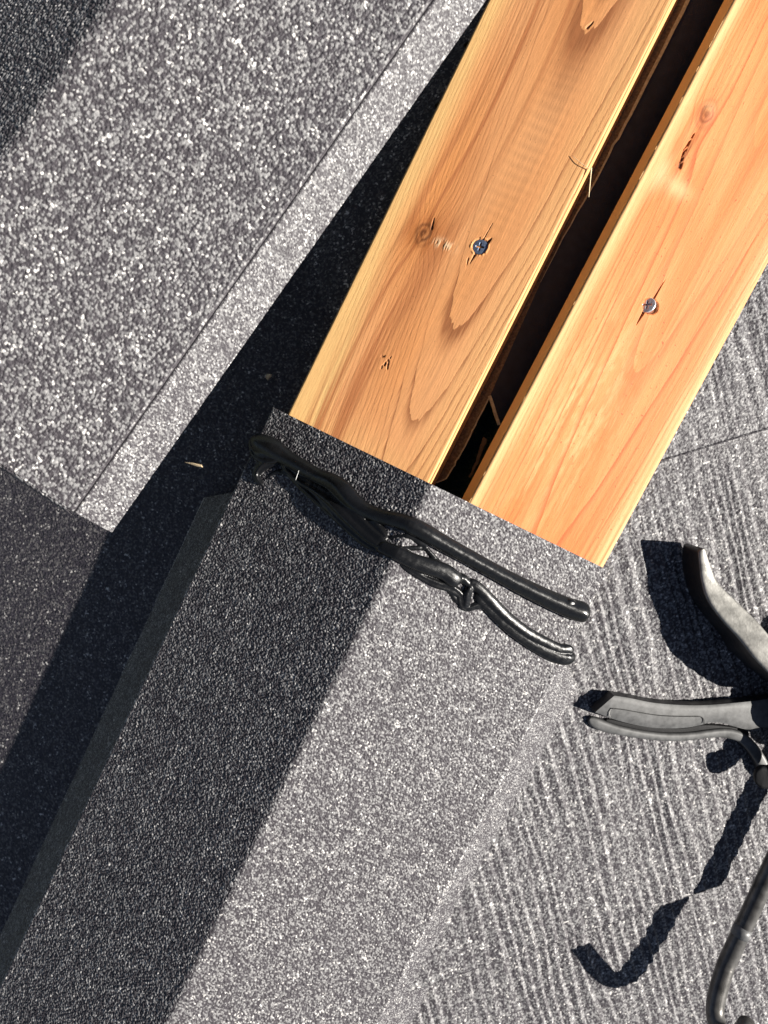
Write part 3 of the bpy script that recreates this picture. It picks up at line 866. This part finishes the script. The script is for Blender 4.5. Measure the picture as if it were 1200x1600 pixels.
strands = [
    # upper bead, left to right
    ([(400, 686, 9), (409, 694, 15), (430, 703, 16), (452, 717, 12), (476, 731, 11), (500, 744, 10), (522, 754, 12), (540, 768, 14), (556, 786, 13), (575, 799, 11), (600, 808, 10.5), (628, 815, 11), (656, 827, 12), (690, 847, 11.5), (730, 869, 11), (775, 894, 11), (815, 915, 12), (850, 932, 13), (882, 946, 14), (902, 953, 15), (909, 957, 14)], .85, .05, 1, 4),
    ([(900, 948, 12), (906, 956, 13), (904, 968, 8)], .9, .03, 2, 3),
    # lip of the end blob
    ([(877, 942, 4, 3.), (884, 938, 6, 3.), (893, 940, 5, 3.)], 1., .0, 2, 3),
    # left curl
    ([(399, 686, 8), (399, 698, 8), (404, 710, 9), (416, 716, 11), (434, 716, 11), (448, 708, 8)], .85, .12, 3, 5),
    ([(442, 716, 9), (424, 722, 9), (411, 730, 8.5), (404, 741, 7), (406, 752, 5), (413, 759, 2)], .9, .16, 4, 5),
    ([(412, 757, 1.2), (420, 745, 2.5), (432, 738, 3.5), (446, 738, 4.5), (458, 742, 5)], .6, .1, 4, 3),
    # lower bead
    ([(438, 708, 6, 1.), (446, 722, 7, 1.), (456, 738, 8), (472, 751, 9), (494, 764, 10), (518, 780, 14), (540, 800, 17), (560, 820, 16), (582, 840, 14), (604, 854, 12)], .5, .16, 5, 6),
    ([(450, 735, 5), (468, 755, 6), (492, 776, 7), (516, 797, 7), (540, 818, 7), (566, 840, 8), (590, 856, 7)], .5, .2, 6, 5),
    ([(556, 790, 6), (572, 806, 8), (588, 822, 9), (600, 838, 7), (604, 846, 4)], .55, .15, 8, 5),
    ([(590, 852, 9), (615, 862, 10), (642, 875, 11), (668, 884, 12), (692, 892, 12), (706, 902, 12), (712, 910, 10)], .8, .05, 9, 3),
    ([(446, 716, 8), (470, 742, 9), (500, 764, 10), (535, 792, 11), (568, 822, 11), (598, 846, 9)], .32, .1, 7, 7),
    ([(418, 700, 9, 1.), (434, 706, 9, 1.5), (446, 716, 7, 1.5), (454, 730, 5, 1.)], .8, .2, 9, 5),
    # small strands between the beads
    ([(606, 842, 2.2), (622, 838, 3), (640, 838, 4), (655, 846, 4.5), (664, 852, 4), (658, 860, 2.5)], .8, .05, 10, 3),
    ([(604, 852, 4), (624, 856, 4), (646, 856, 4), (662, 856, 3)], .7, .1, 2, 3),
    ([(662, 852, 3.2), (674, 866, 3.6), (688, 880, 3.6), (702, 890, 3.5), (709, 893, 2.5)], .9, .05, 11, 3),
    ([(612, 862, 3), (634, 872, 2.5), (655, 880, 3)], .7, .05, 11, 3),
    # knot
    ([(706, 898, 7), (722, 903, 7), (732, 912, 6), (742, 915, 7), (752, 922, 6)], .8, .06, 12, 3),
    ([(735, 914, 6, 1.), (729, 925, 6, 1.), (728, 938, 6), (726, 948, 5)], .8, .1, 12, 4),
    ([(622, 874, 5), (640, 888, 6), (662, 902, 6), (684, 912, 7), (704, 918, 7), (718, 928, 6), (722, 944, 6), (730, 950, 5), (745, 946, 5.5), (760, 948, 5.5), (775, 958, 5), (792, 972, 3.5), (806, 986, 1.8)], .6, .14, 13, 5),
    ([(700, 915, 6), (708, 930, 5), (716, 942, 5)], .5, .1, 3, 3),
    # lower bead, right part: two strands side by side
    ([(731, 909, 6), (742, 913, 7), (763, 934, 8), (789, 961, 8), (818, 984, 8), (848, 1001, 8), (872, 1012, 8), (886, 1013, 7), (891, 1018, 6)], .85, .06, 14, 3),
    ([(742, 928, 6), (760, 948, 6.5), (789, 976, 7.5), (818, 998, 8), (848, 1015, 9), (874, 1026, 10), (888, 1026, 9), (893, 1018, 5)], .75, .06, 15, 3),
]
BV, BF = [], []
off = 0
for st in strands:
    v_, f_, c_ = bead_tube(st[0], st[1], st[2], st[3], st[4])
    BV.append(v_); BF += (f_ + off).tolist() + [[i + off for i in t] for t in c_]; off += len(v_)
def bead_mat():
    m, nt, b = newmat('black_sealant')
    L = nt.links
    b.inputs['Base Color'].default_value = (.007, .0072, .008, 1)
    b.inputs['Roughness'].default_value = .34
    b.inputs['Specular IOR Level'].default_value = .42
    tc = N(nt, 'ShaderNodeTexCoord')
    m0 = N(nt, 'ShaderNodeMapping'); m0.inputs['Rotation'].default_value = (0, 0, D2R(32))
    L.new(tc.outputs['Object'], m0.inputs[0])
    mp = N(nt, 'ShaderNodeMapping'); mp.inputs['Scale'].default_value = (45, 650, 650)
    L.new(m0.outputs[0], mp.inputs[0])
    nz = N(nt, 'ShaderNodeTexNoise'); nz.inputs['Scale'].default_value = 1; nz.inputs['Detail'].default_value = 3
    L.new(mp.outputs[0], nz.inputs['Vector'])
    n2 = N(nt, 'ShaderNodeTexNoise'); n2.inputs['Scale'].default_value = 420; n2.inputs['Detail'].default_value = 2
    L.new(tc.outputs['Object'], n2.inputs['Vector'])
    ad = N(nt, 'ShaderNodeMath', operation='MULTIPLY_ADD'); L.new(n2.outputs[0], ad.inputs[0]); ad.inputs[1].default_value = .5; L.new(nz.outputs[0], ad.inputs[2])
    bp = N(nt, 'ShaderNodeBump'); bp.inputs['Strength'].default_value = .26; bp.inputs['Distance'].default_value = .0006
    L.new(ad.outputs[0], bp.inputs['Height']); L.new(bp.outputs[0], b.inputs['Normal'])
    L.new(ramp(nt, n2.outputs[0], [(.3, (.22, .22, .22)), (.7, (.40, .40, .40))]), b.inputs['Roughness'])
    return m
bead = mk('sealant_bead', np.concatenate(BV), BF, bead_mat(), origin=cap_hit(655, 830)[0])
rmod = bead.modifiers.new('remesh', 'REMESH'); rmod.mode = 'VOXEL'; rmod.voxel_size = .00035; rmod.use_smooth_shade = True
smod = bead.modifiers.new('smooth', 'SMOOTH'); smod.factor = .5; smod.iterations = 5
tag(bead, 'glossy black sealant smeared in two long wavy strands across the ridge cap', 'sealant')

# ------------------------------------------------------------------ caulking gun
def rp(px, py, h): return hit(px, py, PR0 + nR * h * .001, nR)
M_gun = simple_mat('gun_grey_paint', (.095, .095, .095), .48, .0, .5, nscale=260, namp=.35, bscale=500, bstr=.12, bdist=.0003)
M_gun2 = simple_mat('gun_sheen_paint', (.31, .30, .275), .42, .2, .5, nscale=180, namp=.45, bscale=700, bstr=.35, bdist=.0004)  # light tone is the sheen of the upper faces, put into the colour
def shade_sides(m, col):
    '''upward faces keep the lighter sheen tone, side faces are painted dark as shade'''
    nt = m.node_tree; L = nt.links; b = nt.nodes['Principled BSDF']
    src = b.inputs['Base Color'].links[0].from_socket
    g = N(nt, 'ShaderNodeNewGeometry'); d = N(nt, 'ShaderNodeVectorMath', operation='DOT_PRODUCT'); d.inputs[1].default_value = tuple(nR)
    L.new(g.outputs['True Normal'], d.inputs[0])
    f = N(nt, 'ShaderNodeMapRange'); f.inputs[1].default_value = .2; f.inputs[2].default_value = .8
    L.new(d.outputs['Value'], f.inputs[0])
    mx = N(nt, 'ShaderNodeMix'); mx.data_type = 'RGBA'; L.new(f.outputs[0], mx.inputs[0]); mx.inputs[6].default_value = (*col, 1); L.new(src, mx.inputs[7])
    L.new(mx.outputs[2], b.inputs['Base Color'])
shade_sides(M_gun2, (.018, .018, .02)); shade_sides(M_gun, (.03, .03, .032))
M_blk = simple_mat('black_plastic', (.010, .010, .011), .6, 0., .2, nscale=300, bstr=.15)
M_rod = simple_mat('rod_steel', (.105, .10, .095), .36, .5, .5, nscale=150, namp=.5, bscale=500, bstr=.2, bdist=.0003)
gun = empty('caulking_gun', rp(1290, 1120, 0), 'grey caulking gun on the right slope, handles spread and rod hooked at its end', 'caulking gun')

def loft(path, sec, closed_ends=True):
    """path: list of (p, across, up); sec: list of (a, b) rounded section; returns verts, faces"""
    V_, F_ = [], []; k = len(sec[0]) if isinstance(sec[0], list) else len(sec)
    for i, (p, a, b_) in enumerate(path):
        sc = sec[i] if isinstance(sec[0], list) else sec
        for x, y in sc: V_.append(p + a * x + b_ * y)
    for i in range(len(path) - 1):
        for j in range(k):
            F_.append([i * k + j, i * k + (j + 1) % k, (i + 1) * k + (j + 1) % k, (i + 1) * k + j])
    F_.append(list(range(k))[::-1]); F_.append([(len(path) - 1) * k + j for j in range(k)])
    return V_, F_
def rrect(w_, y0, y1, r, n=4):
    out = []
    hw = w_ / 2; r = min(r, hw * .98, (y1 - y0) * .49)
    for cx, cy, a0 in ((hw - r, y1 - r, 0), (-hw + r, y1 - r, 90), (-hw + r, y0 + r, 180), (hw - r, y0 + r, 270)):
        for k in range(n + 1):
            a = D2R(a0 + 90 * k / n); out.append((cx + r * math.cos(a), cy + r * math.sin(a)))
    return out
def strip(name, rows, mat, parent, r=.002, n=6):
    """rows: x, y px of the top centreline, width px, top height mm, depth mm"""
    sp = smooth_path(rows, n); path, secs = [], []
    pts = [rp(x, y, h) for x, y, w_, h, d in sp]
    m = len(pts)
    for i, (x, y, w_, h, d) in enumerate(sp):
        t = nrm(pts[min(i + 1, m - 1)] - pts[max(i - 1, 0)]); up_ = nrm(nR - t * (nR @ t)); a = np.cross(t, up_)
        e = min(i, m - 1 - i); k = [.45, .8, .95][e] if e < 3 else 1
        wm = w_ * .455 / F * k
        path.append((pts[i], a, up_)); secs.append([(q[0], q[1]) for q in rrect(wm, -d * .001, 0, r)])
    V_, F_ = loft(path, secs)
    return mk(name, V_, F_, mat, parent)
# upper handle: a deep curved grip that widens towards the body
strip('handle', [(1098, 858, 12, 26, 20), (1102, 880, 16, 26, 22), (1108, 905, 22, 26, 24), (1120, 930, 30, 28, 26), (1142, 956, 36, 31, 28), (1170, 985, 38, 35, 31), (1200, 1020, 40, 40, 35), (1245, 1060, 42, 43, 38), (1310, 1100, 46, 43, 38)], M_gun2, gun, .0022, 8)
# trigger: flat broad plate on edge with a moulded panel, and its curved rear rib
outl_top = [(960, 1087), (985, 1091), (1020, 1098), (1060, 1101.5), (1100, 1102), (1140, 1099), (1180, 1095), (1215, 1090), (1290, 1085)]
outl_bot = [(930, 1113), (960, 1124), (990, 1132), (1020, 1137), (1060, 1138), (1090, 1134), (1110, 1129), (1130, 1130), (1150, 1136), (1170, 1140), (1200, 1137), (1290, 1150)]
def plate(name, top, bot, h, d, mat, parent, n=60, crown=.0006):
    T_, B_ = smooth_path(top, 8), smooth_path(bot, 8)
    def res(P, k):
        L_ = np.concatenate([[0], np.cumsum(np.hypot(*np.diff(P, axis=0).T))]); q = np.linspace(0, L_[-1], k)
        return np.stack([np.interp(q, L_, P[:, 0]), np.interp(q, L_, P[:, 1])], axis=1)
    T_, B_ = res(T_, n), res(B_, n); V_, F_ = [], []
    K = 9
    for i in range(n):
        for j in range(K):
            f = j / (K - 1); x, y = T_[i] * (1 - f) + B_[i] * f
            ed = min(f, 1 - f); hh_ = h - (0.5 if j in (0, K - 1) else 0) + .5 * math.sin(math.pi * f)
            V_.append(rp(x, y, hh_))
        for j in (K - 1, 0):
            V_.append(V_[i * (K + 2) + j] - nR * d * .001)
    m = K + 2
    for i in range(n - 1):
        for j in range(m):
            F_.append([i * m + j, i * m + (j + 1) % m, (i + 1) * m + (j + 1) % m, (i + 1) * m + j])
    F_.append(list(range(m))[::-1]); F_.append([(n - 1) * m + j for j in range(m)])
    o = mk(name, V_, F_, mat, parent, smooth=True)
    bv = o.modifiers.new('edge', 'EDGE_SPLIT'); bv.split_angle = D2R(40)
    return o
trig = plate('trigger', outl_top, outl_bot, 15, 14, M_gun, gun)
M_line = simple_mat('moulding_line', (.012, .012, .012), .6)
M_scuff = simple_mat('moulding_scuff', (.34, .33, .31), .5)
def wire(name, pix, h, r, mat, parent, n=6, rad=None):
    sp = smooth_path(pix, n)
    P = np.array([rp(x, y, h) for x, y in sp])
    v_, f_, c_ = tube_geo(P, np.full(len(P), r), np.tile(nR, (len(P), 1)), 1., 8)
    return mk(name, v_, f_.tolist() + c_, mat, parent)
wire('moulded_line', [(955, 1107), (975, 1109), (1000, 1113.5), (1030, 1118), (1060, 1119.5), (1085, 1119.5), (1095, 1120), (1099.5, 1124), (1100, 1131)], 15.9, .00025, M_line, trig)
wire('moulded_line', [(955, 1107), (952, 1113), (953, 1120)], 15.8, .00022, M_scuff, trig)
strip('gap_shade_strip', [(945, 1127, 12, 8, 8), (975, 1135, 13, 8.5, 8), (1010, 1141, 13, 9, 8), (1060, 1144, 13, 9, 8), (1100, 1139, 14, 9, 8), (1140, 1141, 12, 9, 8), (1170, 1148, 12, 9, 8)], M_blk, trig, .001, 6)  # black strip added to stand in for shade in the gap behind the trigger
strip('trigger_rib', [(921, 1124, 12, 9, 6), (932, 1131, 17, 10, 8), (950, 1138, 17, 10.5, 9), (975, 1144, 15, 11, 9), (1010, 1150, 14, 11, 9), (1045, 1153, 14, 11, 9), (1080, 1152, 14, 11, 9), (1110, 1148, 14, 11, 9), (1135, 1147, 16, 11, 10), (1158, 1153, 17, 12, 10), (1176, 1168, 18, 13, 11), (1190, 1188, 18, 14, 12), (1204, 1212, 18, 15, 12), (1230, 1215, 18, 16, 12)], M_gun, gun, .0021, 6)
M_gun3 = simple_mat('gun_body_paint', (.13, .13, .132), .45, .1, nscale=200, namp=.3)
strip('body', [(1212, 1160, 22, 13, 10), (1240, 1158, 50, 20, 18), (1275, 1150, 90, 33, 32), (1320, 1140, 130, 38, 37), (1370, 1110, 120, 38, 37)], M_gun3, gun, .004, 6)
strip('release_lever', [(1180, 1214, 22, 26, 4), (1190, 1215, 34, 27, 5), (1205, 1216, 36, 28, 5), (1230, 1205, 30, 29, 5), (1262, 1165, 26, 32, 5)], M_blk, gun, .0022, 6)
# rod with hooked end
def rp_path(rows, n=10):
    sp = smooth_path(rows, n); return np.array([rp(x, y, h) for x, y, h, r in sp]), sp[:, 3]
Pr, Rr = rp_path([(1134, 1508, 28, 5.2), (1122, 1548, 31, 5.3), (1117, 1580, 34, 5.3), (1123, 1606, 40, 5.3), (1138, 1620, 48, 5.2), (1155, 1616, 57, 5.1), (1167, 1602, 64, 5.)])
r0_ = rp(1318, 1110, 22); ns_ = 26
Pr = np.concatenate([[r0_ + (Pr[0] - r0_) * k / ns_ for k in range(ns_)], Pr]); Rr = np.concatenate([np.full(ns_, 5.2), Rr])
v_, f_, c_ = tube_geo(Pr, Rr * .001, np.tile(nR, (len(Pr), 1)), 1., 28)
mk('rod', v_, f_.tolist() + c_, M_rod, gun)
ci_ = 20
v_, f_, c_ = tube_geo(Pr[ci_ + 2:ci_ + 4], np.full(2, Rr[ci_] * .001 + .00025), np.tile(nR, (2, 1)), 1., 28)
mk('rod_collar', v_, f_.tolist() + c_, M_gun3, gun)
# cradle: half shell that holds the cartridge, and its front ring
cu = nrm(rp(1505, 725, 26) - rp(1318, 1110, 26)); ca = np.cross(cu, nR)
base = rp(1318, 1110, 26)
V_, F_ = [], []; KA = 24
for i, s_ in enumerate(np.linspace(0, .23, 12)):
    for j in range(KA):
        a = D2R(180 + 180 * j / (KA - 1)); V_.append(base + cu * s_ + (ca * math.cos(a) + nR * math.sin(a)) * .026)
    for j in reversed(range(KA)):
        a = D2R(180 + 180 * j / (KA - 1)); V_.append(base + cu * s_ + (ca * math.cos(a) + nR * math.sin(a)) * .0245)
m = 2 * KA
for i in range(11):
    for j in range(m): F_.append([i * m + j, i * m + (j + 1) % m, (i + 1) * m + (j + 1) % m, (i + 1) * m + j])
F_.append(list(range(m))[::-1]); F_.append([11 * m + j for j in range(m)])
mk('cradle', V_, F_, M_gun3, gun, smooth=False)
v_, f_, c_ = tube_geo(np.array([base + cu * k for k in (.005, .02, .215, .22)]), np.array([.01, .0235, .0235, .018]), np.tile(nR, (4, 1)), 1., 32)
M_cart = simple_mat('cartridge_white', (.7, .7, .68), .4, nscale=40, namp=.05)
mk('cartridge', v_, f_.tolist() + c_, M_cart, gun)

# ------------------------------------------------------------------ small debris
M_chip = simple_mat('chip_wood', (.80, .60, .38), .7, nscale=600, namp=.3)
def chip(px, plane_p, n, h, mat, label, cat, th=.0008, name='wood_chip'):
    pts = [hit(x, y, plane_p + n * h * .001, n) for x, y in px]
    c = sum(pts) / len(pts)
    V_ = [p + n * (0.0006 * (i % 2)) for i, p in enumerate(pts)] + [p - n * th for p in pts]
    k = len(pts); F_ = [list(range(k))[::-1], [k + i for i in range(k)]] + [[i, (i + 1) % k, k + (i + 1) % k, k + i] for i in range(k)]
    o = mk(name, V_, F_, mat, smooth=False, origin=c)
    return tag(o, label, cat, None)
chip([(288, 722), (300, 723), (314, 726), (316, 730), (308, 729)], PL0, nL, 26., M_chip, 'pale wood sliver lying on the shaded roof left of the sealant', 'wood chip')
chip([(417, 584), (424, 585), (423, 588), (420, 590), (418, 594), (415, 590)], PL0, nL, 8., M_chip, 'tiny bent wood chip in deep shade left of the left board', 'wood chip')
def hair(pix, plane_p, n, hs_, r, mat, label, cat='splinter', name='splinter'):
    P = []
    for (x, y), h in zip(pix, hs_): P.append(hit(x, y, plane_p + n * h * .001, n))
    P = smooth_path(P, 5)
    v_, f_, c_ = tube_geo(P, np.linspace(r, r * .5, len(P)), np.tile(n, (len(P), 1)), 1., 6)
    return tag(mk(name, v_, f_.tolist() + c_, mat, origin=P[0]), label, cat)
pBL = O + W * -.0285
hair([(924, 262), (922, 285), (920, 308)], pBL, nBL, (.6, .3, -1.5), .0004, simple_mat('pale_fibre', (.85, .68, .42), .7), 'pale splinter hanging off the inner edge of the left board')
hair([(922, 264), (908, 255), (894, 243)], pBL, nBL, (.8, 1.2, .7), .00022, M_chip, 'thin splinter curling over the top of the left board')
hair([(462, 750), (467, 735)], O, pn_l, (8.5, 9.5), .0002, simple_mat('white_fibre', (.8, .8, .78), .6), 'short white fibre stuck in the sealant near its left curl', 'fibre', 'fibre')
for k, px in enumerate([[(583, 945), (590, 952), (597, 957)], [(592, 938), (594, 948), (596, 958)]]):
    hair(px, O, pn_l if k == 0 else pn_l, (1.3, 1.6, 1.2), .0002, bpy.data.materials['white_fibre'], ['flat white fibre lying on the cap below the sealant', 'upright white fibre crossing another on the cap below the sealant'][k], 'fibre', 'fibre')
